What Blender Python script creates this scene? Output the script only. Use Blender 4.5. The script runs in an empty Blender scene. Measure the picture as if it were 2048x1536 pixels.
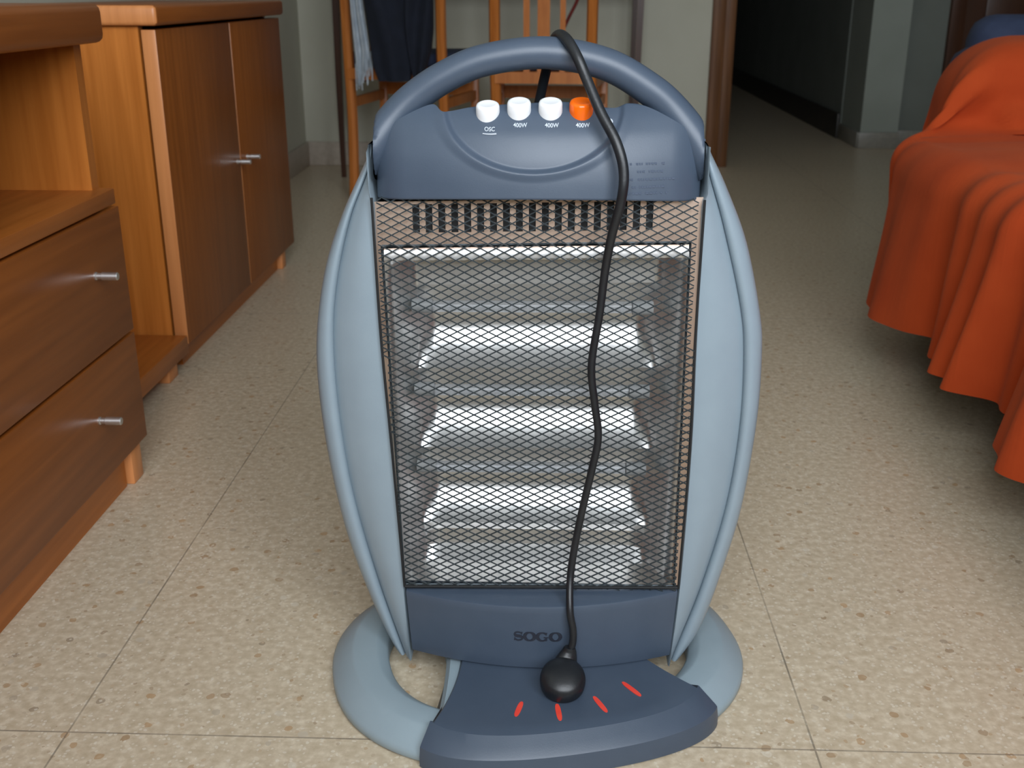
import bpy, bmesh, math, random
from mathutils import Vector, Matrix, noise
random.seed(7)
R = math.radians
sc = bpy.context.scene
COL = sc.collection

# ------------------------------------------------------------------ camera, light, exposure
cam_d = bpy.data.cameras.new('camera'); cam = bpy.data.objects.new('camera', cam_d); COL.objects.link(cam)
cam.location = (0, 0, .63)
cam.rotation_euler = (R(90 - 20.1), 0, R(2.1))
cam_d.sensor_width = 36.0; cam_d.lens = 36.0 * 2150 / 2048
cam_d.clip_start = .01
cam_d.dof.use_dof = True; cam_d.dof.focus_distance = .93; cam_d.dof.aperture_fstop = 13
sc.camera = cam
sc.view_settings.view_transform = 'Standard'; sc.view_settings.look = 'None'
sc.view_settings.gamma = 1; sc.view_settings.use_curve_mapping = False
sc.view_settings.exposure = 0.0
w = bpy.data.worlds.new('world'); sc.world = w; w.use_nodes = True
w.node_tree.nodes['Background'].inputs[0].default_value = (.62, .78, 1, 1)
w.node_tree.nodes['Background'].inputs[1].default_value = 1.0

def area_light(name, loc, rot, sx, sy, power, color):
    l = bpy.data.lights.new(name, 'AREA'); l.shape = 'RECTANGLE'; l.size = sx; l.size_y = sy
    l.energy = power; l.color = color
    o = bpy.data.objects.new(name, l); COL.objects.link(o); o.location = loc; o.rotation_euler = rot
    return o
# daylight entering through the two leaves of the balcony window behind the camera
WIN = dict(x0=-.45, x1=1.25, z0=.78, z1=2.10, y=-.62)
area_light('window_daylight', (-.02, WIN['y'] - .06, 1.44), (R(90), 0, 0), .76, 1.22, 31, (.90, .95, 1))
area_light('window_daylight', (.82, WIN['y'] - .06, 1.44), (R(90), 0, 0), .76, 1.22, 31, (.90, .95, 1))

# ------------------------------------------------------------------ materials
def mat(name, col, rough=.5, metal=0., spec=.5, coat=0., coat_rough=.1):
    m = bpy.data.materials.new(name); m.use_nodes = True
    b = m.node_tree.nodes['Principled BSDF']
    b.inputs['Base Color'].default_value = (*col, 1); b.inputs['Roughness'].default_value = rough
    b.inputs['Metallic'].default_value = metal; b.inputs['Specular IOR Level'].default_value = spec
    b.inputs['Coat Weight'].default_value = coat; b.inputs['Coat Roughness'].default_value = coat_rough
    return m
def nd(m, t, **kw):
    n = m.node_tree.nodes.new(t)
    for k, v in kw.items(): setattr(n, k, v)
    return n
def lk(m, a, b): m.node_tree.links.new(a, b)
def bsdf(m): return m.node_tree.nodes['Principled BSDF']
def coords(m, scale=(1, 1, 1), rot=(0, 0, 0)):
    g = nd(m, 'ShaderNodeNewGeometry'); mp = nd(m, 'ShaderNodeMapping')
    mp.inputs['Scale'].default_value = scale; mp.inputs['Rotation'].default_value = rot
    lk(m, g.outputs['Position'], mp.inputs['Vector']); return mp.outputs['Vector']
def add_bump(m, vec, scale, strength, dist=.001, detail=3):
    n = nd(m, 'ShaderNodeTexNoise'); n.inputs['Scale'].default_value = scale; n.inputs['Detail'].default_value = detail
    lk(m, vec, n.inputs['Vector'])
    b = nd(m, 'ShaderNodeBump'); b.inputs['Strength'].default_value = strength; b.inputs['Distance'].default_value = dist
    lk(m, n.outputs['Fac'], b.inputs['Height']); lk(m, b.outputs['Normal'], bsdf(m).inputs['Normal'])
    return n
def mottled(name, c1, c2, scale, rough, bump=.0, metal=0., spec=.5, stretch=(1, 1, 1), bscale=None, **k):
    m = mat(name, c1, rough, metal, spec, **k)
    v = coords(m, stretch)
    n = nd(m, 'ShaderNodeTexNoise'); n.inputs['Scale'].default_value = scale; n.inputs['Detail'].default_value = 5
    lk(m, v, n.inputs['Vector'])
    r = nd(m, 'ShaderNodeValToRGB')
    r.color_ramp.elements[0].position = .3; r.color_ramp.elements[0].color = (*c1, 1)
    r.color_ramp.elements[1].position = .7; r.color_ramp.elements[1].color = (*c2, 1)
    lk(m, n.outputs['Fac'], r.inputs['Fac']); lk(m, r.outputs['Color'], bsdf(m).inputs['Base Color'])
    if bump: add_bump(m, v, bscale or scale * 3, bump)
    return m
def wood(name, c1, c2, axis, rough=.35, spec=.45, coat=.0):
    s = [26, 26, 26]; s['xyz'.index(axis)] = 1.1
    return mottled(name, c1, c2, 3.2, rough, .05, stretch=tuple(s), bscale=8, spec=spec, coat=coat, coat_rough=.22)

M = {}
M['wall'] = mottled('plaster_wall', (.50, .49, .40), (.55, .54, .45), 5, .85, .25, bscale=60)
M['wall_dimmed'] = mottled('dimmed_grey_plaster', (.25, .275, .24), (.285, .31, .275), 5, .85, .25, bscale=60)  # plaster darkened: shade on the column is put into the colour
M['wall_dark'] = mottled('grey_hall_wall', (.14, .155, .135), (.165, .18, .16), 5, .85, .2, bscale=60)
M['ceiling'] = mottled('ceiling_paint', (.50, .50, .48), (.54, .54, .52), 4, .9)
M['skirt'] = mottled('terrazzo_skirting', (.44, .38, .31), (.54, .47, .40), 60, .4)
M['skirt_dimmed'] = mottled('dimmed_terrazzo_skirting', (.20, .19, .165), (.26, .245, .21), 60, .4)  # skirting darkened to match, column shade put into the colour
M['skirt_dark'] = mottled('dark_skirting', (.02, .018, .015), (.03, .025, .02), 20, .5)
M['wood_v'] = wood('cherry_veneer_upright_grain', (.36, .105, .014), (.50, .165, .028), 'z')
M['wood_h'] = wood('cherry_veneer_level_grain', (.33, .095, .014), (.46, .145, .026), 'y')
M['wood_front_shaded'] = wood('cherry_front_shaded', (.22, .064, .011), (.31, .094, .017), 'z', spec=.28)  # cherry darkened: dim grazing light on the fronts is put into the colour
M['wood_front_shaded_level'] = wood('cherry_front_shaded_level', (.23, .066, .011), (.32, .096, .017), 'y', spec=.28)  # same front shade in the colour, grain running level
M['wood_side_lit'] = wood('cherry_side_lit', (.50, .155, .024), (.66, .225, .042), 'z')  # cherry brightened: window light on the side panel is put into the colour
M['wood_edge_lit'] = wood('cherry_edge_lit', (.62, .235, .075), (.74, .30, .105), 'z')  # pale cherry: window light on the facing ends is put into the colour
M['chair_wood'] = wood('chair_beech_stain', (.42, .125, .022), (.56, .19, .04), 'z')
M['dark_wood'] = wood('dark_table_wood', (.045, .016, .008), (.075, .028, .012), 'z')
M['door_wood'] = wood('door_frame_wood', (.10, .04, .015), (.19, .08, .03), 'z')
M['navy'] = mottled('navy_upholstery', (.016, .026, .06), (.026, .04, .085), 30, .85, .3, bscale=500)
M['trouser'] = mottled('navy_trouser_cloth', (.004, .007, .016), (.007, .011, .024), 30, .9, .3, bscale=500)
M['scarf'] = mottled('pale_blue_knit', (.40, .46, .52), (.55, .60, .64), 40, .9, .5, bscale=300)
M['light_plastic'] = mottled('pale_blue_grey_plastic', (.25, .315, .365), (.262, .33, .38), 40, .36, .05, bscale=900, spec=.5)
M['base_plastic'] = mottled('pale_grey_base_plastic', (.275, .355, .40), (.29, .37, .415), 40, .42, .06, bscale=900)
M['dark_plastic'] = mottled('slate_blue_plastic', (.054, .077, .114), (.060, .084, .123), 40, .42, .05, bscale=900, spec=.55)
M['black_rubber'] = mottled('black_cable_rubber', (.008, .010, .013), (.013, .015, .018), 60, .38, .1, bscale=400)
M['wire'] = mottled('grille_wire_steel', (.034, .046, .054), (.054, .070, .080), 120, .42, metal=.5)
M['reflection_tinted'] = mottled('room_tinted_steel', (.84, .62, .50), (.92, .74, .62), 18, .42, metal=1., stretch=(1, 1, 1))  # steel with the room's warm reflection put into its colour
M['steel'] = mottled('polished_reflector_steel', (.76, .755, .745), (.86, .85, .84), 25, .34, .5, metal=1., bscale=30)
M['black_void'] = mottled('black_inner_housing', (.006, .007, .008), (.01, .011, .012), 20, .7)
M['cap_metal'] = mottled('dull_tube_ends', (.26, .27, .27), (.34, .35, .35), 60, .5)
M['quartz'] = mottled('frosted_quartz_glass', (.62, .66, .70), (.80, .83, .86), 90, .22, spec=.6); bsdf(M['quartz']).inputs['Transmission Weight'].default_value = .75
M['ceramic'] = mottled('white_ceramic', (.7, .69, .66), (.78, .77, .74), 50, .5)
M['white_button'] = mottled('white_gloss_plastic', (.86, .88, .90), (.90, .92, .94), 20, .25)
M['orange_button'] = mottled('orange_gloss_plastic', (.95, .14, .004), (1., .17, .008), 20, .22)
M['print_white'] = mottled('white_print', (.55, .60, .66), (.60, .66, .72), 60, .6)
M['print_dark'] = mottled('dark_print', (.016, .020, .032), (.022, .026, .04), 60, .5)
M['print_faint'] = mottled('faint_embossed_print', (.058, .080, .125), (.064, .088, .135), 60, .5)
M['red_mark'] = mottled('red_reflective_stripe', (.80, .055, .035), (.88, .08, .05), 60, .4)
M['chrome'] = mottled('brushed_chrome', (.72, .72, .72), (.85, .85, .85), 60, .42, metal=1.)
M['red_cord'] = mottled('red_cord', (.16, .012, .010), (.22, .02, .014), 60, .5)
M['plate'] = mottled('cream_wall_plate', (.50, .48, .40), (.54, .52, .43), 30, .45)

# throw: woven cotton with fine upright crinkle
def cloth_mat():
    m = mottled('terracotta_cotton', (.38, .046, .009), (.45, .062, .013), 9, .88, spec=.15)
    b = bsdf(m); b.inputs['Sheen Weight'].default_value = .08; b.inputs['Sheen Roughness'].default_value = .6
    b.inputs['Sheen Tint'].default_value = (1, .45, .25, 1)
    v = coords(m, (150, 150, 4)); add_bump(m, v, 1.0, .35, .0015)
    return m
M['throw'] = cloth_mat()

def floor_mat():
    m = mat('terrazzo_floor', (.5, .42, .3), .3, spec=.5)
    v = coords(m)
    nt = m.node_tree
    def ramp(src, stops, interp='LINEAR'):
        r = nd(m, 'ShaderNodeValToRGB'); cr = r.color_ramp; cr.interpolation = interp
        cr.elements[0].position, cr.elements[0].color = stops[0][0], (*stops[0][1], 1)
        cr.elements[1].position, cr.elements[1].color = stops[-1][0], (*stops[-1][1], 1)
        for p, c in stops[1:-1]:
            e = cr.elements.new(p); e.color = (*c, 1)
        lk(m, src, r.inputs['Fac']); return r.outputs['Color']
    def mix(f, a, b):
        n = nd(m, 'ShaderNodeMix', data_type='RGBA')
        for s, i in ((f, 0), (a, 6), (b, 7)):
            if isinstance(s, tuple): n.inputs[i].default_value = (*s, 1)
            elif isinstance(s, float): n.inputs[i].default_value = s
            else: lk(m, s, n.inputs[i])
        return n.outputs[2]
    def math_(op, a, b=None):
        n = nd(m, 'ShaderNodeMath', operation=op)
        for i, s in enumerate((a, b)):
            if s is None: continue
            if isinstance(s, (int, float)): n.inputs[i].default_value = s
            else: lk(m, s, n.inputs[i])
        return n.outputs[0]
    n1 = nd(m, 'ShaderNodeTexNoise'); n1.inputs['Scale'].default_value = 110; n1.inputs['Detail'].default_value = 4; lk(m, v, n1.inputs['Vector'])
    base = ramp(n1.outputs['Fac'], [(.3, (.49, .40, .275)), (.5, (.58, .485, .35)), (.72, (.73, .64, .49))])
    n2 = nd(m, 'ShaderNodeTexNoise'); n2.inputs['Scale'].default_value = 5; lk(m, v, n2.inputs['Vector'])
    base = mix(math_('MULTIPLY', n2.outputs['Fac'], .35), base, (.52, .435, .31))
    # warp then two sizes of marble chips
    nw = nd(m, 'ShaderNodeTexNoise'); nw.inputs['Scale'].default_value = 90; lk(m, v, nw.inputs['Vector'])
    vm = nd(m, 'ShaderNodeVectorMath', operation='MULTIPLY_ADD'); lk(m, nw.outputs['Color'], vm.inputs[0]); vm.inputs[1].default_value = (.006,) * 3; lk(m, v, vm.inputs[2])
    for sc_, thr, keep, cols in ((70, .30, .80, [(.0, (.30, .17, .07)), (.4, (.46, .27, .12)), (.7, (.23, .17, .11)), (1., (.72, .66, .54))]),
                                 (240, .38, .72, [(.0, (.66, .60, .49)), (1., (.76, .70, .58))]),
                                 (150, .34, .68, [(.0, (.44, .30, .17)), (.5, (.70, .62, .48)), (1., (.33, .23, .14))])):
        vo = nd(m, 'ShaderNodeTexVoronoi'); vo.inputs['Scale'].default_value = sc_; lk(m, vm.outputs[0], vo.inputs['Vector'])
        sp = nd(m, 'ShaderNodeSeparateColor'); lk(m, vo.outputs['Color'], sp.inputs[0])
        inside = math_('LESS_THAN', vo.outputs['Distance'], thr)
        pick = math_('GREATER_THAN', sp.outputs[0], keep)
        f = math_('MULTIPLY', math_('MULTIPLY', inside, pick), .6)
        base = mix(f, base, ramp(sp.outputs[1], cols))
    # tile joints, one every .67 m
    sx = nd(m, 'ShaderNodeSeparateXYZ'); lk(m, v, sx.inputs[0])
    def joint(c, off, wd, per=.67):
        a = math_('ADD', c, off); a = math_('DIVIDE', a, per); a = math_('FRACT', a); a = math_('SUBTRACT', a, .5); a = math_('ABSOLUTE', a)
        return math_('LESS_THAN', a, wd / per)
    j = math_('MAXIMUM', joint(sx.outputs[0], -.239 + .335 + 6.7, .0009), joint(sx.outputs[1], -.79 + .67 + 6.7, .0009, 1.34))
    nj = nd(m, 'ShaderNodeTexNoise'); nj.inputs['Scale'].default_value = 14; lk(m, v, nj.inputs['Vector'])
    base = mix(math_('MULTIPLY', j, math_('MULTIPLY', nj.outputs['Fac'], 1.05)), base, (.13, .11, .085))
    lk(m, base, bsdf(m).inputs['Base Color'])
    add_bump(m, v, 6, .04, .002)
    return m
M['floor'] = floor_mat()

# ------------------------------------------------------------------ builders
def finish(bm, angle=35):
    bmesh.ops.recalc_face_normals(bm, faces=bm.faces)
    lim = R(angle)
    for f in bm.faces: f.smooth = True
    for e in bm.edges:
        if len(e.link_faces) != 2 or e.calc_face_angle(0) > lim: e.smooth = False
def obj(name, bm, m, parent=None, angle=35, recalc=True):
    if recalc: finish(bm, angle)
    me = bpy.data.meshes.new(name); bm.to_mesh(me); bm.free()
    o = bpy.data.objects.new(name, me); COL.objects.link(o)
    for mm in (m if isinstance(m, (list, tuple)) else [m]): me.materials.append(mm)
    if parent:
        o.parent = parent
        pl = parent
        off = Vector((0, 0, 0))
        while pl: off += pl.location; pl = pl.parent
        me.transform(Matrix.Translation(-off))
    return o
def thing(name, label, cat, loc=(0, 0, 0), group=None):
    o = bpy.data.objects.new(name, None); COL.objects.link(o); o.location = loc
    o.empty_display_size = .05
    o['label'] = label; o['category'] = cat
    if group: o['group'] = group
    return o
def tag(o, label, cat, group=None):
    o['label'] = label; o['category'] = cat
    if group: o['group'] = group
    return o
def struct(name, bm, m, angle=35):
    o = obj(name, bm, m, None, angle); o['kind'] = 'structure'; return o
def new(): return bmesh.new()
def box(bm, x0, x1, y0, y1, z0, z1, bev=0., seg=2):
    vs = [bm.verts.new((x, y, z)) for x in (x0, x1) for y in (y0, y1) for z in (z0, z1)]
    F = [(0, 1, 3, 2), (4, 6, 7, 5), (0, 4, 5, 1), (2, 3, 7, 6), (0, 2, 6, 4), (1, 5, 7, 3)]
    fs = [bm.faces.new([vs[i] for i in f]) for f in F]
    if bev:
        es = list({e for f in fs for e in f.edges})
        bmesh.ops.bevel(bm, geom=es, offset=bev, segments=seg, affect='EDGES', profile=.5)
    return bm
def B(*a, **k): return box(new(), *a, **k)
def loft(bm, rings, closed_ring=True, cap=True, closed_path=False):
    R_ = [[bm.verts.new(p) for p in r] for r in rings]
    n = len(R_[0]); m_ = len(R_)
    for i in range(m_ if closed_path else m_ - 1):
        a, b = R_[i], R_[(i + 1) % m_]
        for j in range(n if closed_ring else n - 1):
            k = (j + 1) % n
            bm.faces.new((a[j], a[k], b[k], b[j]))
    if cap and closed_ring and not closed_path:
        bm.faces.new(R_[0]); bm.faces.new(list(reversed(R_[-1])))
    return R_
def catmull(pts, n=8):
    P = [Vector(p) for p in pts]; out = []
    for i in range(len(P) - 1):
        p0 = P[max(i - 1, 0)]; p1 = P[i]; p2 = P[i + 1]; p3 = P[min(i + 2, len(P) - 1)]
        for k in range(n):
            t = k / n
            out.append(.5 * ((2 * p1) + (-p0 + p2) * t + (2 * p0 - 5 * p1 + 4 * p2 - p3) * t * t + (-p0 + 3 * p1 - 3 * p2 + p3) * t ** 3))
    out.append(P[-1]); return out
def tube(bm, pts, r, n=12, smooth=8, up=Vector((0, 1, 0)), ry=None):
    P = catmull(pts, smooth) if smooth else [Vector(p) for p in pts]
    rings = []
    m_ = len(P)
    for i, p in enumerate(P):
        t = (P[min(i + 1, m_ - 1)] - P[max(i - 1, 0)]).normalized()
        a = up - t * up.dot(t)
        if a.length < 1e-4: a = Vector((1, 0, 0)) - t * t.x
        a.normalize(); b = t.cross(a)
        f = i / (m_ - 1)
        ra = r(f) if callable(r) else r
        rb = (ry(f) if callable(ry) else ry) if ry else ra
        rings.append([p + a * (math.cos(2 * math.pi * k / n) * rb) + b * (math.sin(2 * math.pi * k / n) * ra) for k in range(n)])
    loft(bm, rings); return bm
def lathe(bm, prof, origin, axis=(0, 0, 1), n=32):
    axis = Vector(axis).normalized(); q = Vector((0, 0, 1)).rotation_difference(axis); o = Vector(origin)
    rings = [[o + q @ Vector((r * math.cos(2 * math.pi * k / n), r * math.sin(2 * math.pi * k / n), h)) for k in range(n)] for r, h in prof]
    loft(bm, rings); return bm
def interp(tab, x):
    if x <= tab[0][0]: return tab[0][1]
    for (a, va), (b, vb) in zip(tab, tab[1:]):
        if x <= b: return va + (vb - va) * (x - a) / (b - a)
    return tab[-1][1]
def smooth_tab(tab, n=80):
    """resample (key, value) through a Catmull-Rom spline so curved outlines stay curved"""
    P = catmull([(k, v, 0) for k, v in tab], 10)
    return sorted([(p.x, p.y) for p in P])
def ss(a, b, x):
    t = min(max((x - a) / (b - a), 0), 1); return t * t * (3 - 2 * t)

# ------------------------------------------------------------------ the setting
YB = 4.15
struct('floor', B(-2.2, 3.2, -1.1, 9.4, -.06, 0), M['floor'])
struct('ceiling', B(-2.2, 3.2, -1.1, 9.4, 2.5, 2.58), M['ceiling'])
struct('wall_left', B(-1.06, -.94, -1.05, YB + .1, 0, 2.5), M['wall'])
struct('wall_back', B(-.94, .575, YB, YB + .12, 0, 2.5), M['wall'])
struct('wall_back_lintel', B(.575, 1.30, YB, YB + .12, 2.08, 2.5), M['wall'])
struct('wall_right', B(2.35, 2.47, -1.05, 4.75, 0, 2.5), M['wall_dimmed'])
# front wall with the balcony window opening
bm = new()
box(bm, -1.06, WIN['x0'], WIN['y'] - .1, WIN['y'], 0, 2.5); box(bm, WIN['x1'], 2.47, WIN['y'] - .1, WIN['y'], 0, 2.5)
box(bm, WIN['x0'], WIN['x1'], WIN['y'] - .1, WIN['y'], 0, WIN['z0']); box(bm, WIN['x0'], WIN['x1'], WIN['y'] - .1, WIN['y'], WIN['z1'], 2.5)
struct('wall_front', bm, M['wall'])
bm = new()
for x in (WIN['x0'], .37, WIN['x1'] - .06): box(bm, x, x + .06, WIN['y'] - .05, WIN['y'] + .01, WIN['z0'], WIN['z1'], .004)
for z in (WIN['z0'], WIN['z1'] - .05): box(bm, WIN['x0'] + .06, WIN['x1'] - .06, WIN['y'] - .045, WIN['y'] + .005, z, z + .05, .004)
struct('window_1', bm, M['ceiling'])
# hall beyond the doorway
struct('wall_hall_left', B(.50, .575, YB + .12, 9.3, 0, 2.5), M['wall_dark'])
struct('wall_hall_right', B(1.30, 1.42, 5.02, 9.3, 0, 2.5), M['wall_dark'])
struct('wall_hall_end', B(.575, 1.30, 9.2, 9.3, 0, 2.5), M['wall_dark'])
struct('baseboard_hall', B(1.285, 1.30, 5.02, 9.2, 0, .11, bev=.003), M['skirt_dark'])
struct('wall_column', B(1.305, 1.462, 4.70, 5.02, 0, 2.5), M['wall_dimmed'])
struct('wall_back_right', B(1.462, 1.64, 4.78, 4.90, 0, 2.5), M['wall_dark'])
struct('baseboard_column', B(1.297, 1.466, 4.688, 4.70, 0, .066, bev=.002), M['skirt_dimmed'])
struct('baseboard_column_side', B(1.293, 1.305, 4.70, 5.02, 0, .066, bev=.002), M['skirt_dimmed'])
struct('baseboard_back_right', B(1.466, 1.62, 4.768, 4.78, 0, .066, bev=.002), M['skirt_dimmed'])
struct('baseboard_back', B(-.94, .56, YB - .014, YB, 0, .088, bev=.003), M['skirt'])
struct('baseboard_left', B(-.94, -.927, 2.7, YB - .014, 0, .088, bev=.003), M['skirt'])
# doorway frame on the back wall
bm = new()
box(bm, .575, .622, YB - .018, YB + .13, 0, 2.08, .004)
box(bm, .622, .662, YB - .006, YB + .12, 0, 2.08, .003)
struct('trim_1', bm, M['door_wood'])
# dark door at the far right, in its frame
bm = new(); box(bm, 1.64, 1.70, 4.75, 4.92, 0, 2.08, .004); box(bm, 2.44, 2.50, 4.75, 4.92, 0, 2.08, .004); box(bm, 1.70, 2.44, 4.75, 4.92, 2.02, 2.08, .004)
struct('trim_2', bm, M['dark_wood'])
bm = new(); box(bm, 1.70, 2.44, 4.82, 4.86, 0, 2.02)
for z0, z1 in ((.12, .95), (1.05, 1.9)):
    for x0, x1 in ((1.80, 2.03), (2.11, 2.34)): box(bm, x0, x1, 4.808, 4.82, z0, z1, .005)
struct('door_1', bm, M['dark_wood'])
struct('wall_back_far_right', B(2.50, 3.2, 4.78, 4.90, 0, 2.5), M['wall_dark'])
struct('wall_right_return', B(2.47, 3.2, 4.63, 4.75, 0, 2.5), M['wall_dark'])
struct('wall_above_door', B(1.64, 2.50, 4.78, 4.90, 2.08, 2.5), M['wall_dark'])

pl = thing('wall_plate', 'cream rectangular cover plate low on the back wall beside the doorway', 'wall plate', (.478, YB, .205))
obj('cover', B(.452, .506, YB - .009, YB, .165, .245, bev=.004), M['plate'], pl)
bm = new()
for x in (.470, .488): lathe(bm, [(.0022, -.0006), (.0022, .001)], (x, YB - .0095, .205), (0, -1, 0), 10)
obj('socket_hole', bm, M['print_dark'], pl)

# ------------------------------------------------------------------ drawer unit with open niche (left, nearest)
XA = -.555
cab = thing('drawer_cabinet', 'cherry brown cabinet nearest the camera with open niche above two drawers', 'cabinet', (-.74, .70, 0))
Y0, Y1 = .02, 1.355
bm = new()
box(bm, -.925, XA + .006, Y0 - .01, Y1 + .012, .570, .616, .010, 3)
obj('top', bm, M['wood_front_shaded_level'], cab)
obj('side_panel', B(-.92, XA - .022, Y1 - .022, Y1 - .002, .03, .570), M['wood_v'], cab)
obj('side_panel', B(-.92, XA - .022, Y0, Y0 + .02, .03, .570), M['wood_v'], cab)
obj('back_panel', B(-.928, -.92, Y0, Y1, .03, .570), M['wood_v'], cab)
obj('shade_divider', B(-.92, XA - .006, 1.012, 1.032, .394, .570), M['wood_v'], cab)  # unseen panel, added to keep window light out of the niche
obj('niche_floor', B(-.92, XA - .002, Y0 + .02, Y1 - .002, .374, .394, bev=.002), M['wood_h'], cab)
obj('drawer_rail', B(-.90, XA - .06, Y0 + .02, Y1 - .022, .03, .055), M['wood_h'], cab)
KN = [(1.257, .303), (1.212, .131)]
for (z0, z1), (ky, kz) in zip(((.206, .371), (.052, .202)), KN):
    d = obj('drawer', B(XA - .42, XA, Y0 + .002, Y1, z0, z1, bev=.0015), M['wood_front_shaded_level'], cab)
    k = new(); lathe(k, [(.0050, 0), (.0050, .002), (.0040, .003), (.0040, .008), (.0050, .009), (.0050, .0275), (.0042, .0285)], (XA, ky, kz), (1, 0, 0), 16)
    obj('knob', k, M['chrome'], d)
obj('plinth', B(-.90, XA - .014, Y0 + .02, Y1 - .055, 0, .05), M['wood_h'], cab)
for y in (Y1 - .05, Y0 + .02): obj('foot', B(XA - .045, XA - .005, y, y + .034, 0, .050, bev=.002), M['wood_edge_lit'], cab)

# low open board joining the two units
lb = thing('low_shelf', 'low cherry brown shelf board near the floor between the two cabinets', 'shelf', (-.78, 1.6, 0))
obj('board', B(-.92, -.640, Y1 + .016, 1.792, .026, .058, bev=.002), M['wood_h'], lb)
obj('plinth', B(-.90, -.685, Y1 + .03, 1.74, 0, .026), M['wood_h'], lb)
obj('foot', B(-.680, -.646, 1.700, 1.745, 0, .026, bev=.002), M['wood_edge_lit'], lb)

# two door cabinet beyond
cb = thing('door_cabinet', 'cherry brown cabinet with two plain doors standing beyond the low shelf', 'cabinet', (-.78, 2.2, 0))
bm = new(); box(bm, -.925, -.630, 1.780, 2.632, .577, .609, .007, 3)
ot = obj('top', bm, [M['wood_front_shaded_level'], M['wood_edge_lit']], cb)
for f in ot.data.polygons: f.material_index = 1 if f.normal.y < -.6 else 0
obj('side_panel', B(-.92, -.668, 1.796, 1.816, .03, .577), M['wood_side_lit'], cb)
obj('side_panel', B(-.92, -.668, 2.585, 2.605, .03, .577), M['wood_v'], cb)
obj('back_panel', B(-.928, -.92, 1.796, 2.605, .03, .577), M['wood_v'], cb)
obj('bottom_panel', B(-.92, -.668, 1.816, 2.585, .03, .048), M['wood_h'], cb)
for y0, y1, ky, kz in ((1.796, 2.214, 2.188, .303), (2.217, 2.622, 2.262, .303)):
    d = obj('door', B(-.664, -.640, y0, y1, .040, .571, bev=.0015), [M['wood_front_shaded'], M['wood_edge_lit']], cb)
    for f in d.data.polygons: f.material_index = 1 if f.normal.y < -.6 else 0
    k = new(); lathe(k, [(.0050, 0), (.0050, .002), (.0040, .003), (.0040, .008), (.0050, .009), (.0050, .0275), (.0042, .0285)], (-.64, ky, kz), (1, 0, 0), 16)
    obj('knob', k, M['chrome'], d)
obj('plinth', B(-.90, -.656, 1.80, 2.50, 0, .03), M['wood_h'], cb)
obj('foot', B(-.680, -.644, 2.505, 2.54, 0, .039, bev=.002), M['wood_edge_lit'], cb)

# ------------------------------------------------------------------ sofa and throw
SEAT_Z = .385
sofa = thing('sofa', 'dark navy sofa almost wholly covered by the terracotta throw', 'sofa', (1.1, 1.2, 0))
obj('seat', B(.66, 1.50, .20, 2.06, .14, SEAT_Z - .02, bev=.03, seg=3), M['navy'], sofa)
obj('backrest', B(1.42, 1.72, .20, 2.06, .14, .80, bev=.05, seg=3), M['navy'], sofa)
bm = new(); box(bm, .80, 1.70, 2.075, 2.34, .12, .525, .045, 4)
obj('armrest', bm, M['navy'], sofa)
bm = new(); box(bm, .85, 1.45, 2.285, 2.40, .12, .585, .05, 4)
obj('armrest_cushion', bm, M['navy'], sofa)
for x in (.78, 1.55):
    for y in (.30, 2.2): obj('leg', B(x, x + .05, y, y + .05, 0, .14, bev=.004), M['dark_wood'], sofa)

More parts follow.
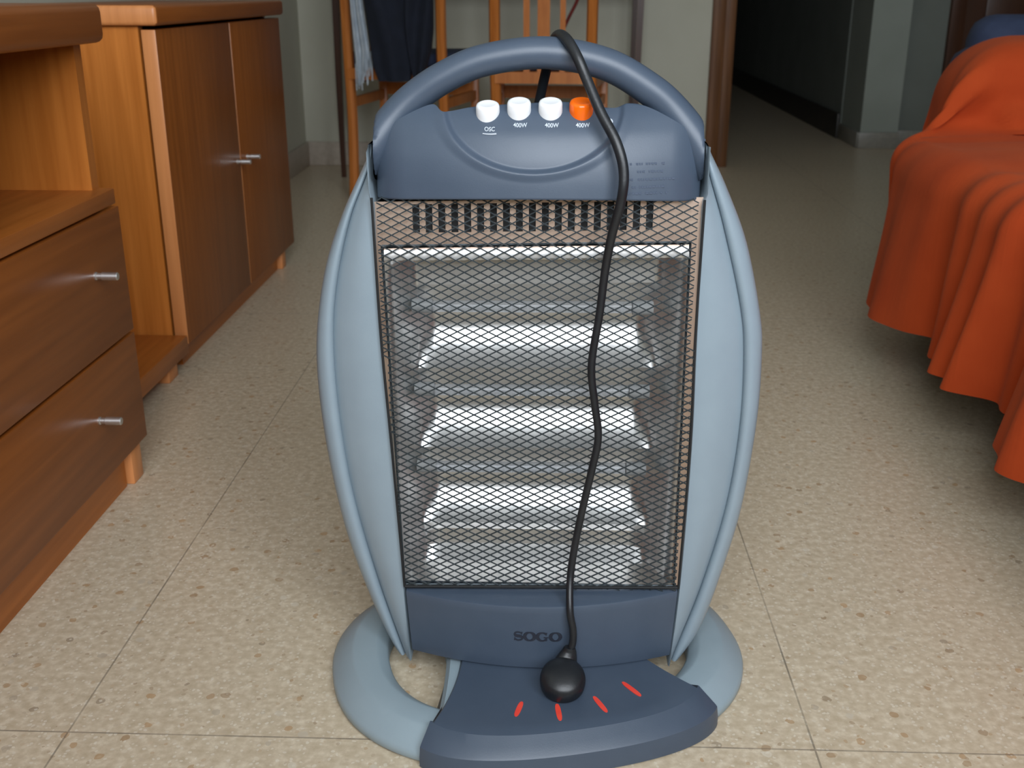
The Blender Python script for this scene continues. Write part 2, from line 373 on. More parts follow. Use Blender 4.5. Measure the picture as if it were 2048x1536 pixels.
# the throw: one cloth surface; u runs along the sofa and up over its arm, v from the hem up and across the seat
def throw_mesh():
    US = []     # (Y, top z, front X, corner radius)
    n = 300
    for i in range(n): US.append((.25 + (1.985 - .25) * i / (n - 1), SEAT_Z, .598, .055, 0.))
    path = catmull([(1.995, SEAT_Z, .605), (2.018, SEAT_Z + .012, .635), (2.030, SEAT_Z + .05, .672), (2.036, SEAT_Z + .10, .702), (2.058, SEAT_Z + .142, .728), (2.11, .545, .748), (2.18, .546, .76), (2.25, .538, .765), (2.285, .52, .77), (2.30, .46, .77)], 7)
    for k, p in enumerate(path): US.append((p.x, p.y, p.z, .055 + .055 * min(1, k / 30), min(1, k / 12)))
    VN_D, VN_C, VN_T = 46, 12, 60
    rows = []
    for i, (Y, zt, xf, rc, armf) in enumerate(US):
        row = []
        s = Y if armf == 0 else Y + (zt - SEAT_Z)
        hem = .100 + .012 * math.sin(s * 9 + .7) + .014 * noise.noise(Vector((s * 3.2, 1.3, 0)))
        # step in the hem where the outer gather ends
        hem += .018 * ss(1.56, 1.66, s) - .015 * ss(1.80, 1.90, s)
        for j in range(VN_D + VN_C + VN_T):
            if j < VN_D:
                f = 1 - j / VN_D                   # 1 at hem
                z = (zt - rc) + (hem - (zt - rc)) * f
                x = xf; down = .46 + .54 * f; onseat = 0; d = (1, 0)
            elif j < VN_D + VN_C:
                a = (j - VN_D) / VN_C * math.pi / 2
                x = xf + rc * (1 - math.cos(a)); z = zt - rc + rc * math.sin(a)
                down = .28 * (1 - a / (math.pi / 2)) + .18; d = (math.cos(a), -math.sin(a))
            else:
                g = (j - VN_D - VN_C) / (VN_T - 1)
                x = xf + rc + g * (1.40 - xf - rc); z = zt; down = .18 * max(0, 1 - g * 2.4); d = (0, -1)
            # gathers: run down the front, drifting toward the camera as they fall
            q = s - .10 * max(0, (SEAT_Z - z)) + .06 * max(0, x - xf) * 2
            fold = (math.sin(q * 31 + 2.6 * math.sin(q * 6.3 + .5)) * .50 + math.sin(q * 17 + 1.4 + 2.1 * math.sin(q * 4.1 + 1)) * .80
                    + .42 * math.sin(q * 64 + 2.5 * math.sin(q * 9)) + .5 * noise.noise(Vector((q * 9, z * 3.5, 4.4))))
            fold = fold + .30 - .55 * max(0, fold) ** 2 * .0 - .35 * abs(math.sin(q * 17 + 2.0 * math.sin(q * 5)))
            amp = .029 * down * (1 - .55 * armf)
            dx = -fold * amp * d[0] - .014 * (f ** 1.5 if j < VN_D else 0)
            dz = -fold * amp * d[1] * .8
            nz = noise.noise(Vector((x * 7, s * 6, z * 6))) * .005
            P = Vector((x + dx, Y, z + dz + (nz if j >= VN_D + VN_C else 0)))
            if armf > 0:
                if j >= VN_D + VN_C:
                    wv = noise.noise(Vector((x * 5 + 3, s * 7, 2.))) * .022
                    P.y += -abs(wv) * (1 if Y < 2.10 else 0); P.z += wv * .35
                    # a pinched crease at the foot of the arm
                    P.y += .040 * math.exp(-((x - .74) / .055) ** 2) * math.exp(-((zt - .405) / .03) ** 2)
                    P.y -= .020 * math.exp(-((x - .83) / .018) ** 2) * math.exp(-((zt - .41) / .025) ** 2)
                    P.y += .016 * math.exp(-((x - .80) / .035) ** 2) * math.exp(-((zt - .42) / .045) ** 2)
                if j < VN_D: P.y = P.y - .02 * (1 - j / VN_D)
            if i > n - 20 and armf == 0 and j < VN_D + 4: P.x += .02 * ss(n - 20, n, i) * (1 - j / (VN_D + 4)) * .6
            row.append(P)
        rows.append(row)
    bm = new(); loft(bm, rows, closed_ring=False, cap=False)
    return bm
th = obj('sofa_throw', throw_mesh(), M['throw'], None, 80)
sm = th.modifiers.new('thickness', 'SOLIDIFY'); sm.thickness = .003; sm.offset = 0
tag(th, 'terracotta orange cotton throw draped in folds over the sofa seat and arm', 'throw')

# ------------------------------------------------------------------ table by the back wall
tb = thing('side_table', 'dark brown wooden table against the back wall behind the two chairs', 'table', (-.23, 3.97, 0))
obj('tabletop', B(-.80, .335, 3.80, 4.13, .735, .765, bev=.006), M['dark_wood'], tb)
obj('apron', B(-.76, .300, 3.84, 4.10, .66, .735), M['dark_wood'], tb)
for x in (-.760, .276):
    for y in (3.85, 4.07):
        bm = new(); tube(bm, [(x + .014, y + .015, 0), (x + .014, y + .015, .33), (x + .018, y + .015, .66)], lambda f: .011 + .006 * f, 4, 6, Vector((1, 1, 0)).normalized())
        obj('leg', bm, M['dark_wood'], tb)
rc = new(); tube(rc, [(.118, 3.78, .75), (.085, 3.775, .62), (.05, 3.77, .545), (.03, 3.77, .50), (.028, 3.775, .47)], .0055, 8, 6)
tag(obj('red_cord', rc, M['red_cord']), 'dark red cord hanging from the table behind the middle chair', 'cord')

# ------------------------------------------------------------------ chairs (seen from behind)
def chair(label, BL, BR, FL, FR, seat, slats, lean=.0):
    """BL BR FL FR: floor spots of back-left, back-right, front-left, front-right legs"""
    c = thing('dining_chair', label, 'chair', ((BL[0] + FR[0]) / 2, (BL[1] + FR[1]) / 2, 0), 'orange wood slat back chairs at the side table')
    def leg(p, curve):
        bm = new()
        if curve:
            pts = [(p[0] + curve[0] * 0, p[1], 0), (p[0] + .004, p[1] + .012, .25), (p[0], p[1] + .012, .45), (p[0] + curve[0] * .4, p[1] - .012, .68), (p[0] + curve[0], p[1] - .06, .93)]
            tube(bm, pts, lambda f: .0165, 8, 8, Vector((0, 1, 0)), ry=lambda f: .019)
            return bm
        box(bm, p[0] - .0135, p[0] + .0135, p[1] - .014, p[1] + .014, 0, .385, .003); return bm
    cv = (lean,)
    obj('back_post', leg(BL, cv), M['chair_wood'], c); obj('back_post', leg(BR, cv), M['chair_wood'], c)
    obj('leg', leg(FL, None), M['chair_wood'], c); obj('leg', leg(FR, None), M['chair_wood'], c)
    def rail(a, b, z0, z1, t=.009):
        a = Vector((*a, 0)); b = Vector((*b, 0)); d = (b - a).normalized(); nrm = Vector((-d.y, d.x, 0)) * t
        bm = new(); loft(bm, [[p + nrm + Vector((0, 0, z0)), p - nrm + Vector((0, 0, z0)), p - nrm + Vector((0, 0, z1)), p + nrm + Vector((0, 0, z1))] for p in (a, b)])
        return bm
    obj('seat_rail', rail(BL, BR, .372, .405), M['chair_wood'], c)
    obj('seat_rail', rail(FL, FR, .345, .405), M['chair_wood'], c)
    obj('seat_rail', rail(BL, FL, .355, .405), M['chair_wood'], c)
    obj('seat_rail', rail(BR, FR, .355, .405), M['chair_wood'], c)
    obj('stretcher', rail(FL, FR, .298, .338), M['chair_wood'], c)
    obj('stretcher', rail(BL, FL, .285, .315, .008), M['chair_wood'], c)
    obj('stretcher', rail(BR, FR, .285, .315, .008), M['chair_wood'], c)
    x0, x1, y0, y1 = seat
    obj('seat_cushion', B(x0, x1, y0, y1, .405, .447, bev=.016, seg=3), M['navy'], c)
    # back: top rail, lower rail and upright slats
    a = Vector((BL[0] + lean, BL[1] - .055, 0)); b = Vector((BR[0] + lean, BR[1] - .055, 0))
    bm = new(); tube(bm, [a + Vector((0, 0, .92)), (a + b) / 2 + Vector((0, -.012, .93)), b + Vector((0, 0, .92))], .03, 8, 6, Vector((0, 1, 0)), ry=.010)
    obj('top_rail', bm, M['chair_wood'], c)
    for fx, hw in slats:
        lo = Vector((BL[0], BL[1], 0)).lerp(Vector((BR[0], BR[1], 0)), fx); hi = a.lerp(b, fx)
        bm = new(); loft(bm, [[q + Vector((sx * hw, sy * .006, 0)) for sx, sy in ((-1, -1), (1, -1), (1, 1), (-1, 1))] for q in (lo + Vector((0, .008, .40)), lo + Vector((0, .006, .47)), hi + Vector((0, .025, .72)), hi + Vector((0, 0, .91)))])
        obj('slat', bm, M['chair_wood'], c)
    return c
chair('orange wood chair with clothes hung over its back, left of the other chair',
      (-.634, 3.44), (-.340, 3.40), (-.578, 3.78), (-.262, 3.74), (-.655, -.25, 3.46, 3.80), [(.28, .010), (.5, .018), (.72, .010)], lean=.004)
chair('orange wood slatted chair with bare back, behind the heater handle',
      (-.172, 3.30), (.112, 3.28), (-.172, 3.66), (.166, 3.64), (-.205, .207, 3.32, 3.70), [(.33, .009), (.505, .018), (.70, .008)], lean=.0)

# clothes over the left chair
def hanging_cloth(outline, y, amp, seed, freq, ytop=0, thick=.012):
    """outline: (z, x_left, x_right); front and back sheets with soft folds"""
    zs = outline; n = 40; m_ = 26; front = []; back = []
    zt = [o[0] for o in zs]
    for i in range(n):
        z = zs[0][0] + (zs[-1][0] - zs[0][0]) * i / (n - 1)
        xl = interp(sorted([(o[0], o[1]) for o in zs]), z); xr = interp(sorted([(o[0], o[2]) for o in zs]), z)
        fr, bk = [], []
        for j in range(m_):
            u = j / (m_ - 1); x = xl + (xr - xl) * u
            f = math.sin(u * freq + seed + 1.5 * math.sin(z * 9 + seed)) * amp + noise.noise(Vector((x * 9, z * 5, seed))) * amp
            e = math.sqrt(max(0, 1 - (2 * u - 1) ** 6)) * thick
            yy = y + ytop * max(0, (z - .45)) + f
            fr.append((x, yy - e, z)); bk.append((x, yy + e + .001, z))
        front.append(fr); back.append(bk)
    bm = new(); loft(bm, [f + list(reversed(b)) for f, b in zip(front, back)]); return bm
YT = 3.362
tr = thing('trousers', 'dark navy trousers hung over the back of the left chair', 'trousers', (-.45, YT, .37))
obj('leg', hanging_cloth([(.372, -.528, -.43), (.42, -.545, -.425), (.50, -.552, -.42), (.60, -.562, -.425), (.97, -.57, -.43)], YT, .010, 1.3, 9, -.12, .018), M['trouser'], tr)
obj('leg', hanging_cloth([(.376, -.420, -.392), (.40, -.425, -.384), (.463, -.435, -.364), (.52, -.44, -.356), (.60, -.44, -.352), (.97, -.44, -.358)], YT - .006, .010, 4.1, 8, -.12, .018), M['trouser'], tr)
obj('waistband', hanging_cloth([(.955, -.575, -.35), (.985, -.575, -.35)], YT - .058, .003, 2, 9, 0, .024), M['trouser'], tr)
bm = hanging_cloth([(.355, -.597, -.588), (.40, -.603, -.568), (.46, -.606, -.556), (.60, -.606, -.566), (.97, -.606, -.578)], YT + .03, .010, 2.2, 14, -.12, .007)
for k in range(11):
    x = -.601 + k * .0052; z0 = .372 + .004 * k
    tube(bm, [(x, YT + .03, z0 + .05), (x + .002 * math.sin(k), YT + .026, z0 + .01), (x + .003 * math.sin(k * 2.3), YT + .028, z0 - .03 + .012 * math.sin(k * 1.7))], .0017, 6, 3)
tag(obj('fringed_scarf', bm, M['scarf']), 'pale blue fringed scarf hanging beside the navy trousers on the left chair', 'scarf')

# ------------------------------------------------------------------ the heater
CX = -.008
heater = thing('halogen_heater', 'blue grey upright electric heater on an oval base in the foreground', 'heater', (CX, .92, 0))

# --- oval base, turned 14 degrees; local axes: s to its right, f to its front
PHI = R(14)
def loc(s, f, z): return Vector((CX + s * math.cos(PHI) + f * math.sin(PHI), .920 + s * math.sin(PHI) - f * math.cos(PHI), z))
def sup(a, b, th, p):
    c, s_ = math.cos(th), math.sin(th)
    r = (abs(c / a) ** p + abs(s_ / b) ** p) ** (-1 / p); return r
def base_mesh():
    rings = []
    N = 120
    for k in range(N):
        th = 2 * math.pi * k / N; c, s_ = math.cos(th), math.sin(th)
        ro = sup(.203, .166, th, 2.25); ri = sup(.148, .112, th, 2.4)
        prof = [(ro - .002, .001), (ro, .003), (ro, .009), (ro - .002, .012), (ro - .010, .0185), (ro - .019, .0245), (ro - .022, .0255), (ri + .013, .0262), (ri + .010, .0255), (ri + .002, .0195), (ri, .0175), (ri, .002), (ri + .01, .001)]
        rings.append([loc(r * c, r * s_, z) for r, z in prof])
    bm = new(); loft(bm, rings, True, False, True)
    return bm
obj('base_ring', base_mesh(), M['base_plastic'], heater, 50)
# web across the middle of the ring, and pivot
bm = new()
rings = []
for f in [i / 20 * .240 - .125 for i in range(21)]:
    hw = .092 + .018 * max(0, f / .086) ** 1.3; hr = .080 + .020 * max(0, f / .12) ** 2
    rings.append([loc(-hw, f, .004), loc(-hw, f, .0255), loc(-hw + .004, f, .0300), loc(hr - .004, f, .0300), loc(hr, f, .0255), loc(hr, f, .004)])
loft(bm, rings); obj('base_web', bm, M['base_plastic'], heater)
bm = new(); lathe(bm, [(.060, .0235), (.060, .028), (.056, .031), (.040, .032), (.034, .036), (.034, .060)], (CX, .905, 0), (0, 0, 1), 48)
obj('pivot', bm, M['base_plastic'], heater)
# dark tongue: top, sloping front skirt
def tongue():
    bm = new()
    def edge(f): return .0785 + .006 * max(0, f / .05) + .047 * max(0, f / .145) ** 2.1
    # rows across s, columns from back to front edge and down the skirt
    NS, NF = 48, 26
    rows = []
    for i in range(NS + 1):
        u = -1 + 2 * i / NS
        col = []
        def pt(f, z):
            return loc(u * edge(f) - (.009 * max(0, u) * max(0, 1 - f / .14)), f, z)
        sfront = u * .133
        ff = .1745 * (1 - (abs(sfront) / .2) ** 2.2) ** (1 / 2.2) - .002
        side = 1 - .0 * u
        z_top = lambda f: .0335 + .0015 * math.cos(u * 1.2) - .006 * max(0, (abs(u) - .965) / .035)
        for j in range(NF + 1):
            f = -.02 + (ff - .022 + .02) * j / NF
            col.append(pt(f, z_top(f)))
        for df, z in ((-.0165, .0335), (-.0155, .0333), (-.008, .0275), (-.0015, .0222), (0, .0205), (.0012, .010), (.0012, .0015)):
            col.append(pt(ff + df, z))
        # bottom back
        for j in range(6):
            f = ff - .005 - (ff + .015) * (j / 5)
            col.append(pt(f, .0012))
        rows.append(col)
    R_ = loft(bm, rows, closed_ring=True, cap=True)
    return bm
obj('base_tongue', tongue(), M['dark_plastic'], heater, 24)
# red stripes on the tongue
for k, ((x0, y0), (x1, y1)) in enumerate((((-.0205, .802), (-.0255, .781)), ((.0105, .800), (.0135, .7765)), ((.0435, .812), (.0545, .7895)), ((.0705, .8345), (.0860, .8140)))):
    bm = new(); a = Vector((x0, y0, .0347)); b = Vector((x1, y1, .0347)); d = (b - a).normalized(); nrm = Vector((-d.y, d.x, 0))
    top = []; L = (b - a).length; 
    for q in range(20):
        an = 2 * math.pi * q / 20; c_, s_ = math.cos(an), math.sin(an)
        top.append((a + b) / 2 + d * (math.copysign(abs(c_) ** .7, c_) * L / 2) + nrm * (math.copysign(abs(s_) ** .8, s_) * .0024))
    loft(bm, [[p - Vector((0, 0, .002)) for p in top], [p + Vector((0, 0, .0006)) for p in top]])
    obj('red_stripe', bm, M['red_mark'], heater)

# --- bezels: outline tables as (height, x)
LO = smooth_tab([(.0053, -.1334), (.0250, -.1485), (.0724, -.1682), (.1435, -.1892), (.2168, -.2019), (.2867, -.2080), (.3442, -.2067), (.4039, -.1955), (.4526, -.1775), (.5078, -.1510), (.530, -.1510)])
LR = smooth_tab([(.0053, -.1310), (.0200, -.1375), (.0982, -.1599), (.1882, -.1795), (.2684, -.1885), (.3398, -.1900), (.3944, -.1838), (.4512, -.1690), (.4975, -.1500), (.530, -.1505)])
LI = smooth_tab([(.0053, -.1290), (.0336, -.1306), (.1527, -.1360), (.2433, -.1404), (.3376, -.1454), (.4086, -.1472), (.4620, -.1466), (.4720, -.1490), (.5085, -.1500), (.530, -.1500)])
RO = smooth_tab([(.0053, .1195), (.0223, .1327), (.0542, .1504), (.1128, .1660), (.1822, .1800), (.2679, .1874), (.3301, .1870), (.3669, .1825), (.4291, .1664), (.4760, .1462), (.5140, .1270), (.530, .1270)])
RR = smooth_tab([(.0053, .1180), (.0322, .1257), (.0993, .1458), (.1841, .1637), (.2640, .1708), (.3348, .1692), (.3800, .1624), (.4493, .1430), (.4990, .1265), (.530, .1266)])
RI = smooth_tab([(.0053, .1165), (.0353, .1187), (.0947, .1227), (.1732, .1253), (.2668, .1262), (.3409, .1250), (.4196, .1242), (.4640, .1236), (.4730, .1262), (.5085, .1262), (.530, .1262)])
def bezel(O_, Rm, I_, z0, z1):
    rings = []
    N = 90
    for k in range(N + 1):
        z = z0 + (z1 - z0) * k / N
        xo, xr, xi = interp(O_, z), interp(Rm, z), interp(I_, z)
        sgn = 1 if xo > xi else -1
        w_p = abs(xr - xi); w_r = max(abs(xo - xr), .001)
        bulge = .010 * min(1, w_p / .03)
        ring = [(xi, .940), (xi, .884), (xi + sgn * .0012, .8815)]
        for j in range(1, 10):
            t = j / 10; ring.append((xi + sgn * w_p * t, .8815 + .013 * t - bulge * math.sin(math.pi * t) * .45))
        ring.append((xr, .8965)); 
        for j in range(0, 13):
            a = math.pi * (.02 + .62 * j / 12)     # half-round rim
            ring.append((xr + sgn * w_r * (.5 - .5 * math.cos(a * 1.45 if a * 1.45 < math.pi else math.pi)), .8955 - .007 * min(1, w_r / .01) * math.sin(min(a * 1.6, math.pi * .5)) + .016 * (j / 12) ** 3.0))
        ring += [(xo - sgn * .001, .935), (xo - sgn * .006, .950), (xi + sgn * .004, .958)]
        rings.append([Vector((x, y, z)) for x, y in ring])
    bm = new(); loft(bm, rings); return bm
for tabs in ((LO, LR, LI), (RO, RR, RI)):
    obj('side_bezel', bezel(*tabs, .0200, .512), M['light_plastic'], heater, 48)

# --- rear shell
bm = new()
rings = []
for k in range(31):
    z = .055 + .455 * k / 30
    xl = interp(LI, z) - .006; xr = interp(RI, z) + .006
    b = .985 - .02 * abs(2 * k / 30 - 1) ** 3
    rings.append([Vector(p) for p in ((xl, .948, z), (xl + .012, b - .006, z), (xl + .03, b, z), (xr - .03, b, z), (xr - .012, b - .006, z), (xr, .948, z))])
loft(bm, rings); obj('rear_shell', bm, M['dark_plastic'], heater)

# --- top cap with recessed control panel
CAP_T = smooth_tab([(-.1440, .505), (-.1400, .520), (-.1257, .5316), (-.0985, .5435), (-.0863, .5385), (-.0594, .5425), (-.0062, .5455), (.0142, .5455), (.0480, .5415), (.0610, .5450), (.0795, .5412), (.1050, .528), (.1170, .517), (.1220, .500)])
CAP_X0, CAP_X1 = -.1455, .1228
LEAN = smooth_tab([(.46, 0), (.475, .0005), (.49, .0018), (.505, .0048), (.52, .0105), (.53, .017), (.538, .0245), (.546, .036), (.56, .06)])
def cap_lean(z): return interp(LEAN, z)
def cap_y(x, z):
    u = (x + .0115) / .134
    y = .853 + .027 * u * u
    e = max(0, (abs(u) - .80) / .20); e = min(e, 1)
    y += .015 * (1 - math.sqrt(max(0, 1 - e * e)))
    y += cap_lean(z) * (1 - .25 * u * u)
    dd = math.hypot((x + .0150) / .0735, (z - .5445) / .0510)
    y += .0035 * (1 - ss(.93, 1.0, dd)) - .0012 * ss(.95, 1.0, dd) * (1 - ss(1.0, 1.14, dd))
    return y
def cap_mesh():
    NX, NZ = 230, 90
    front = []; back = []
    for i in range(NX + 1):
        x = CAP_X0 + (CAP_X1 - CAP_X0) * i / NX
        u = (x + .0115) / .134
        zb = .4735 - .0055 * u * u; zt = max(interp(CAP_T, x), zb + .02)
        fr = [Vector((x, cap_y(x, zb) + .010, zb + .0008)), Vector((x, cap_y(x, zb) + .001, zb))]
        for j in range(NZ + 1):
            z = zb + .001 + (zt - zb - .001) * j / NZ; fr.append(Vector((x, cap_y(x, z), z)))
        yt = fr[-1].y
        for t in (.2, .5, .8, 1): fr.append(Vector((x, yt + (.955 - yt) * t, zt - .016 * t)))
        fr.append(Vector((x, .957, zb + .002)))
        front.append(fr)
    bm = new(); loft(bm, front); return bm
cap = obj('top_cap', cap_mesh(), M['dark_plastic'], heater, 50)

# --- carry handle
HP = [(-.1600, .893, .4905), (-.1460, .896, .5110), (-.1315, .902, .5300), (-.1140, .905, .5470), (-.0890, .905, .5635), (-.0560, .905, .5770), (-.0065, .905, .5830), (.0420, .905, .5745), (.0790, .905, .5545), (.1000, .904, .5365), (.1190, .898, .5130), (.1330, .893, .4900)]
bm = new(); tube(bm, HP, lambda f: .0127 + .002 * abs(2 * f - 1) ** 2, 20, 8, Vector((0, 1, 0)), ry=lambda f: .0135 + .003 * abs(2 * f - 1) ** 2)
for v in bm.verts:       # keep the handle roots inside the cap outline
    v.co.x = min(max(v.co.x, -.1452), .1225)
obj('handle', bm, M['dark_plastic'], heater, 60)

# --- buttons with their printed captions
def put_text(txt, size, x, z, parent, m, yf, spacing=1., name='caption', shear=0):
    c = bpy.data.curves.new(name, 'FONT'); c.body = txt; c.size = size; c.align_x = 'CENTER'; c.align_y = 'CENTER'; c.extrude = .0002; c.space_character = spacing
    c.offset = size * .012
    o = bpy.data.objects.new('tmp', c); COL.objects.link(o)
    dg = bpy.context.evaluated_depsgraph_get(); me = bpy.data.meshes.new_from_object(o.evaluated_get(dg))
    bpy.data.objects.remove(o); bpy.data.curves.remove(c)
    bm = new(); bm.from_mesh(me); bpy.data.meshes.remove(me)
    for v in bm.verts:
        lx, lz, d = v.co.x, v.co.y, v.co.z
        X = x + lx; Z = z + lz + shear * (lx * lx)
        v.co = Vector((X, yf(X, Z) - .0003 - d * .6, Z))
    return obj(name, bm, m, parent)
BTN = [(-.0518, .0010, 'white_button', 'OSC'), (-.0267, .0, 'white_button', '400W'), (-.0016, .0, 'white_button', '400W'), (.0230, .0, 'orange_button', '400W')]
for x, dz, m_, txt in BTN:
    zc = .5365 - dz; yc = cap_y(x, zc)
    ax = Vector((0, -.34, 1)).normalized()
    o_ = Vector((x, yc + .0015, zc - .0035 if dz else zc - .002)) - ax * .010 + Vector((0, .0045, 0))
    bm = new(); lathe(bm, [(.0094, -.004), (.0096, .016), (.0095, .0215), (.0088, .0232), (.0070, .0240), (.0062, .0238)], o_, ax, 32)
    bt = obj('button', bm, M[m_], heater, 50)
    if m_ == 'orange_button': bt['label'] = 'orange push button'
    put_text(txt, .0043, x + (.002 if dz else .0012), .5262 if dz else .5293, cap, M['print_white'], cap_y, shear=12)
bm = new()
for k in range(9):
    xx = -.0498 - .0055 + .011 * k / 8; zz = .5228 + 12 * (xx + .0498) ** 2
    if k: box(bm, px, xx, cap_y(xx, zz) - .0008, cap_y(xx, zz) + .001, pz - .0004, zz + .0004)
    px, pz = xx, zz
obj('caption_underline', bm, M['print_white'], cap)
# faint moulded lines of small print on the right of the cap
bm = new()
for r_, (z, xa, xb) in enumerate(((.5005, .062, .089), (.4945, .066, .088), (.4885, .058, .097), (.4825, .064, .088), (.4775, .056, .092))):
    x = xa
    while x < xb:
        wd = random.uniform(.001, .0026)
        if random.random() > .15: box(bm, x, x + wd, cap_y(x, z) - .0003, cap_y(x, z) + .002, z - .0008, z + .0008)
        x += wd + .0007
obj('small_print', bm, M['print_faint'], cap)
bm = new(); lathe(bm, [(.0018, -.001), (.0018, .001), (.001, .0016)], (-.1415, .893, .4725), (0, -1, 0), 12)
obj('cap_screw', bm, M['chrome'], heater)
bm = new(); lathe(bm, [(.0028, -.002), (.0028, .001), (.002, .0016)], (.0455, cap_y(.0455, .5315), .5315), (0, -1, .8), 16)
obj('indicator', bm, M['print_white'], cap)

# --- bottom panel
def bp_y(x):
    u = (x + .0045) / .127; return .8495 + .0285 * u * u
def bottom_panel():
    NX = 60; cols = []
    for i in range(NX + 1):
        t = -1 + 2 * i / NX
        xt = -.0050 + t * .1268; xb = -.0050 + t * .1232
        ybase = .8495 + .0285 * t * t
        zt = .1030 + .0025 * t; zb = .0365 - .002 * t * t
        col = [(xt, .900, zt + .001), (xt, .884, zt + .0005), (xt, ybase + .0025, zt), (xt, ybase + .0008, zt - .0008), (xt, ybase, zt - .003)]
        for j in range(1, 12):
            g = j / 12; col.append((xt + (xb - xt) * g, ybase + .001 * g * g, zt - .003 + (zb + .002 - zt + .003) * g))
        col += [(xb, ybase + .002, zb), (xb, .955, zb), (xt, .955, zt)]
        cols.append([Vector(c) for c in col])
    bm = new(); loft(bm, cols); return bm
bp = obj('bottom_panel', bottom_panel(), M['dark_plastic'], heater, 40)

# SOGO in serif capitals, built stroke by stroke (thick uprights, thin tops)
def serif_word():
    bm = new()
    H_, W_ = .0092, .0108
    def ribbon(pts, ox):
        """pts: (x, z, half width) in unit letter box"""
        P = [Vector((p[0], p[1], 0)) for p in pts]; n = len(P); L = []; R__ = []
        for i in range(n):
            t = (P[min(i + 1, n - 1)] - P[max(i - 1, 0)]).normalized(); nr = Vector((-t.y, t.x, 0))
            L.append(P[i] + nr * pts[i][2]); R__.append(P[i] - nr * pts[i][2])
        def q(p, d):
            X = ox + p.x * W_; Z = .0670 + p.y * H_; return Vector((X, bp_y(X) - d, Z))
        rings = [[q(L[i], -.0005), q(R__[i], -.0005), q(R__[i], .0006), q(L[i], .0006)] for i in range(n)]
        loft(bm, rings)
    def O(ox):
        pts = []
        for k in range(33):
            a = 2 * math.pi * k / 32; pts.append((.5 + .42 * math.cos(a), .5 + .46 * math.sin(a), .055 + .095 * abs(math.cos(a)) ** 1.3))
        ribbon(pts, ox)
    def G(ox):
        pts = []
        for k in range(27):
            a = R(42) + R(276) * k / 26; pts.append((.48 + .42 * math.cos(a), .5 + .46 * math.sin(a), .055 + .095 * abs(math.cos(a)) ** 1.3 * (1 if 90 < math.degrees(a) < 270 else .5)))
        ribbon(pts, ox)
        ribbon([(.80, .06, .085), (.80, .40, .085)], ox); ribbon([(.60, .42, .03), (.98, .42, .03)], ox)
        ribbon([(.80, .68, .03), (.84, .95, .04)], ox)
    def S(ox):
        pts = []
        for k in range(33):
            t = k / 32
            if t < .5: a = R(30) + R(240) * (t / .5); x, z = .47 + .30 * math.cos(a), .735 + .225 * math.sin(a)
            else: a = R(90) - R(240) * ((t - .5) / .5); x, z = .50 + .32 * math.cos(a), .27 + .24 * math.sin(a)
            pts.append((x, z, .055 + .095 * math.exp(-((t - .5) / .17) ** 2)))
        ribbon(pts, ox)
        ribbon([(.76, .70, .03), (.80, .98, .04)], ox); ribbon([(.16, .02, .04), (.18, .32, .03)], ox)
    x = -.0305
    S(x); O(x + .0102); G(x + .0222); O(x + .0340)
    return bm
obj('brand_lettering', serif_word(), M['print_dark'], bp)

# --- reflector plate with slots, lip, troughs, tubes
TILT = .0105      # the insert sits slightly skewed: right side higher
def tz(x): return (x - CX) * TILT * 2
bm = new()
PY = .8865
def quad(bm, pts): return bm.faces.new([bm.verts.new(p) for p in pts])
def bar(x0, x1, z0, z1, y=PY, t=.0012):
    loft(bm, [[Vector((x0, yy, z0 + tz(x0))), Vector((x1, yy, z0 + tz(x1))), Vector((x1, yy, z1 + tz(x1))), Vector((x0, yy, z1 + tz(x0)))] for yy in (y, y + t)])
pitch = .01078; sx0 = -.1155; nsl = 19; sw = .0058
bar(-.1480, sx0, .430, .468)
bar(sx0 + (nsl - 1) * pitch + sw, .1248, .430, .468)
bar(sx0, sx0 + (nsl - 1) * pitch + sw, .4655, .468)
bar(sx0, sx0 + (nsl - 1) * pitch + sw, .430, .4415)
for k in range(nsl - 1): bar(sx0 + k * pitch + sw, sx0 + (k + 1) * pitch, .4415, .4655)
plate = obj('front_plate', bm, M['reflection_tinted'], heater)
for a_, b_ in ((-.1480, -.1405), (.1165, .1250)):
    bm = new(); bar(a_, b_, .104, .430); obj('side_strip', bm, M['reflection_tinted'], heater)
bm = new()
box(bm, -.1215, .0985, .8885, .940, .436, .472)
obj('slot_housing', bm, M['black_void'], heater)
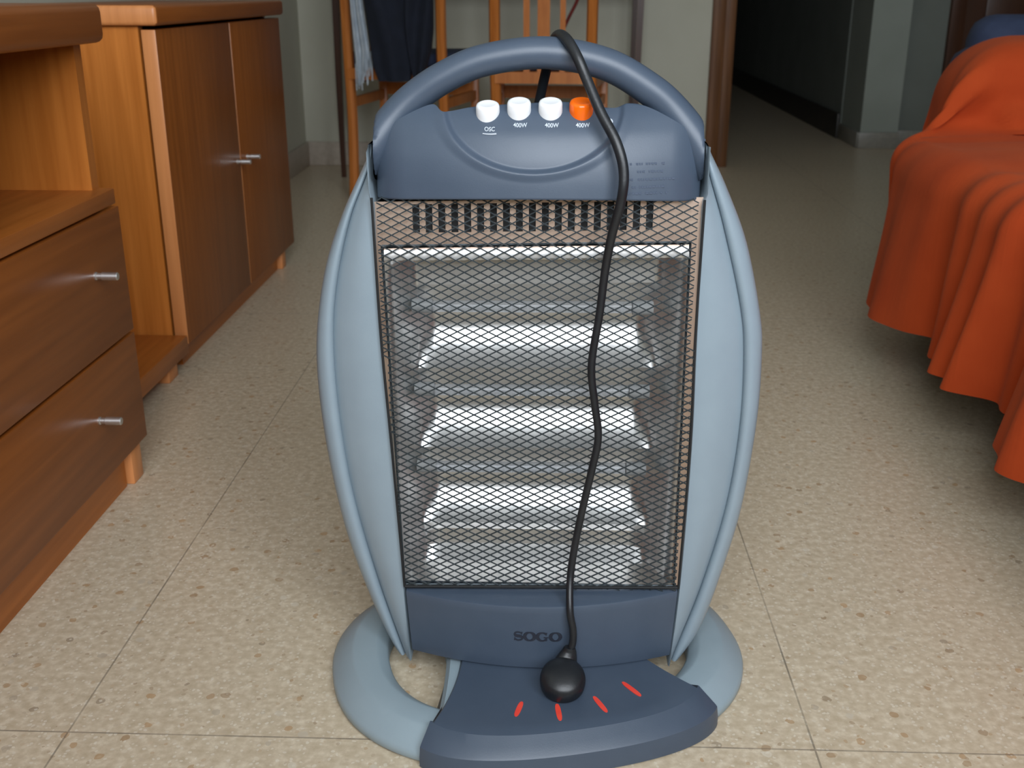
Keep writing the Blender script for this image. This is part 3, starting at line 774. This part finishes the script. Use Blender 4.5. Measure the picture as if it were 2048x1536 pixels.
# bright rolled lip under the slots, dark seam round the opening
bm = new()
rings = []
for x in [-.1400 + .2550 * i / 20 for i in range(21)]:
    z0 = .4190 + tz(x)
    rings.append([Vector((x, y, z0 + z)) for y, z in ((.8850, -.0005), (.8800, .0000), (.8797, .0012), (.8822, .0092), (.8850, .0100))])
loft(bm, rings); obj('top_lip', bm, M['steel'], heater)
bm = new()
def frame_line(a, b, r=.0011): tube(bm, [a, b], r, 6, 0)
A_ = Vector((-.1415, .8815, .4318 + tz(-.1415))); B_ = Vector((.1155, .8815, .4318 + tz(.1155))); C_ = Vector((.1185, .8815, .1090)); D_ = Vector((-.1335, .8815, .1055))
for a, b in ((A_, B_), (B_, C_), (C_, D_), (D_, A_)): frame_line(a, b)
obj('insert_frame', bm, M['wire'], heater)
def reflector():
    N = 140
    prof = []
    R0, R1 = .4040, .1050
    ridges = [.389, .311, .2325, .154]
    pts = [(.8850, .4180), (.9165, .4140), (.9160, .400), (.9150, .389)]
    for a, b in zip(ridges, ridges[1:]):
        for k in range(1, 25):
            t = k / 24; pts.append((.9150 + .024 * (1 - (2 * t - 1) ** 2), a + (b - a) * t))
    pts += [(.930, .140), (.928, .125), (.915, .113), (.8850, .1075)]
    cols = []
    for x in [-.1405 + .257 * i / 110 for i in range(111)]:
        D = ss(0, .024, x + .1405) * ss(0, .024, .1165 - x)
        D2 = ss(.008, .040, x + .1405) * ss(.008, .040, .1165 - x)     # troughs die out into the end walls
        yy = [(.8855 + (min(y, .9150) - .8855) * D + max(0, y - .9150) * D2, z) for y, z in pts]
        cols.append([Vector((x, y, z + tz(x) * (z - .1) / .32)) for y, z in yy])
    bm = new(); loft(bm, cols, closed_ring=False, cap=False); return bm
rf = obj('reflector', reflector(), M['steel'], heater, 30)
sm = rf.modifiers.new('thickness', 'SOLIDIFY'); sm.thickness = .0008; sm.offset = 1
for z in (.3685, .2900, .2135):
    bm = new(); lathe(bm, [(.0052, -.098), (.0052, .096)], (-.0125, .9130, z), (1, TILT * 1.2, 0), 20)
    ht = obj('heating_tube', bm, M['quartz'], heater)
    for s_ in (-.1, .094):
        bm = new(); lathe(bm, [(.0035, -.010), (.0066, -.009), (.0066, .007), (.0058, .009)], (-.0125 + s_, .9130, z), (1, 0, 0), 20)
        obj('end_cap', bm, M['cap_metal'], ht)

# --- diamond wire grille in front
def grille():
    bm = new()
    GX0b, GX1b, z0, z1 = -.134, .124, .1055, .4715
    pw, ph = .01335, .00695
    y = .8775; hw = .00046
    slope = ph / pw
    W = .30; k0 = -60
    def inside(x, z):
        return interp(LI, z) + .0012 < x < interp(RI, z) - .0010 and z0 < z < z1
    for sgn in (1, -1):
        for k in range(-100, 160):
            c = z0 + k * ph
            run = []
            step = .004
            x = -.156
            segs = []
            while x < .132:
                z = c + sgn * slope * (x + .012)
                if inside(x, z): run.append((x, z))
                else:
                    if len(run) > 1: segs.append(run)
                    run = []
                x += step
            if len(run) > 1: segs.append(run)
            for s_ in segs:
                # small zigzag in depth, like expanded metal
                P = [s_[0], s_[-1]]
                a = Vector((P[0][0], y + sgn * .00035, P[0][1])); b = Vector((P[1][0], y + sgn * .00035, P[1][1]))
                d = (b - a).normalized(); nrm = Vector((-d.z, 0, d.x)) * hw; dp = Vector((0, .0006, 0))
                loft(bm, [[p + nrm - dp, p + nrm + dp, p - nrm + dp, p - nrm - dp] for p in (a, b)])
    return bm
obj('wire_grille', grille(), M['wire'], heater, 30)
bm = new()
tube(bm, [(-.1325, .8775, .1055), (.1215, .8775, .1095)], .0016, 8, 0)
tube(bm, [(interp(LI, .1055) + .001, .8775, .1055), (interp(LI, .25) + .001, .8775, .25), (interp(LI, .35) + .001, .8775, .35), (interp(LI, .47) + .001, .8775, .47)], .0011, 8, 5)
tube(bm, [(interp(RI, .1085) - .001, .8775, .1085), (interp(RI, .25) - .001, .8775, .25), (interp(RI, .35) - .001, .8775, .35), (interp(RI, .47) - .001, .8775, .47)], .0011, 8, 5)
obj('grille_frame', bm, M['black_void'], heater)

# --- cord over the handle, plug resting on the tongue
def cyf(z): return 0
CORD = [(-.0180, .965, .50), (-.0125, .950, .535), (-.0060, .938, .566), (-.0010, .922, .588), (.0040, .908, .5965), (.0105, .891, .5940), (.0185, .880, .5820), (.0255, .874, .5670), (.0370, .862, .5420), (.0500, .851, .5190), (.0560, .846, .4980), (.0550, .845, .4760), (.0490, .856, .4450), (.0450, .866, .4130), (.0415, .868, .3750), (.0360, .868, .3300), (.0395, .868, .2960), (.0435, .868, .2640), (.0385, .868, .2310), (.0290, .868, .1800), (.0220, .862, .1330), (.0215, .846, .1030), (.0245, .8420, .0850), (.0245, .8405, .0720), (.0215, .8385, .0620)]
bm = new(); tube(bm, CORD, lambda f: .0043 - .0009 * ss(.35, .6, f), 14, 8, Vector((0, 1, 0)), ry=lambda f: .0034)
pc = obj('power_cord', bm, M['black_rubber'], heater, 60)
bm = new()
# plug: round two-pin plug lying face down, neck climbing to the cord
pcn = Vector((.0155, .8190, .0425))
rings = []
ax = Vector((.06, -.55, .85)).normalized()
lathe(bm, [(.0175, 0), (.0202, .0015), (.0206, .005), (.0206, .0085), (.0198, .0125), (.0165, .016), (.0085, .0182), (.003, .0186)], pcn, Vector((.02, -.42, 1)), 36)
obj('plug', bm, M['black_rubber'], heater, 50)
bm = new()
tube(bm, [(.0160, .8260, .0490), (.0175, .8315, .0520), (.0195, .8360, .0575), (.0212, .8383, .0630), (.0220, .8390, .0680)], lambda f: .0145 - .0095 * f, 16, 6, ry=lambda f: .0080 - .0035 * f)
for v in bm.verts: v.co.z = max(v.co.z, .0365)
obj('plug_neck', bm, M['black_rubber'], heater, 50)
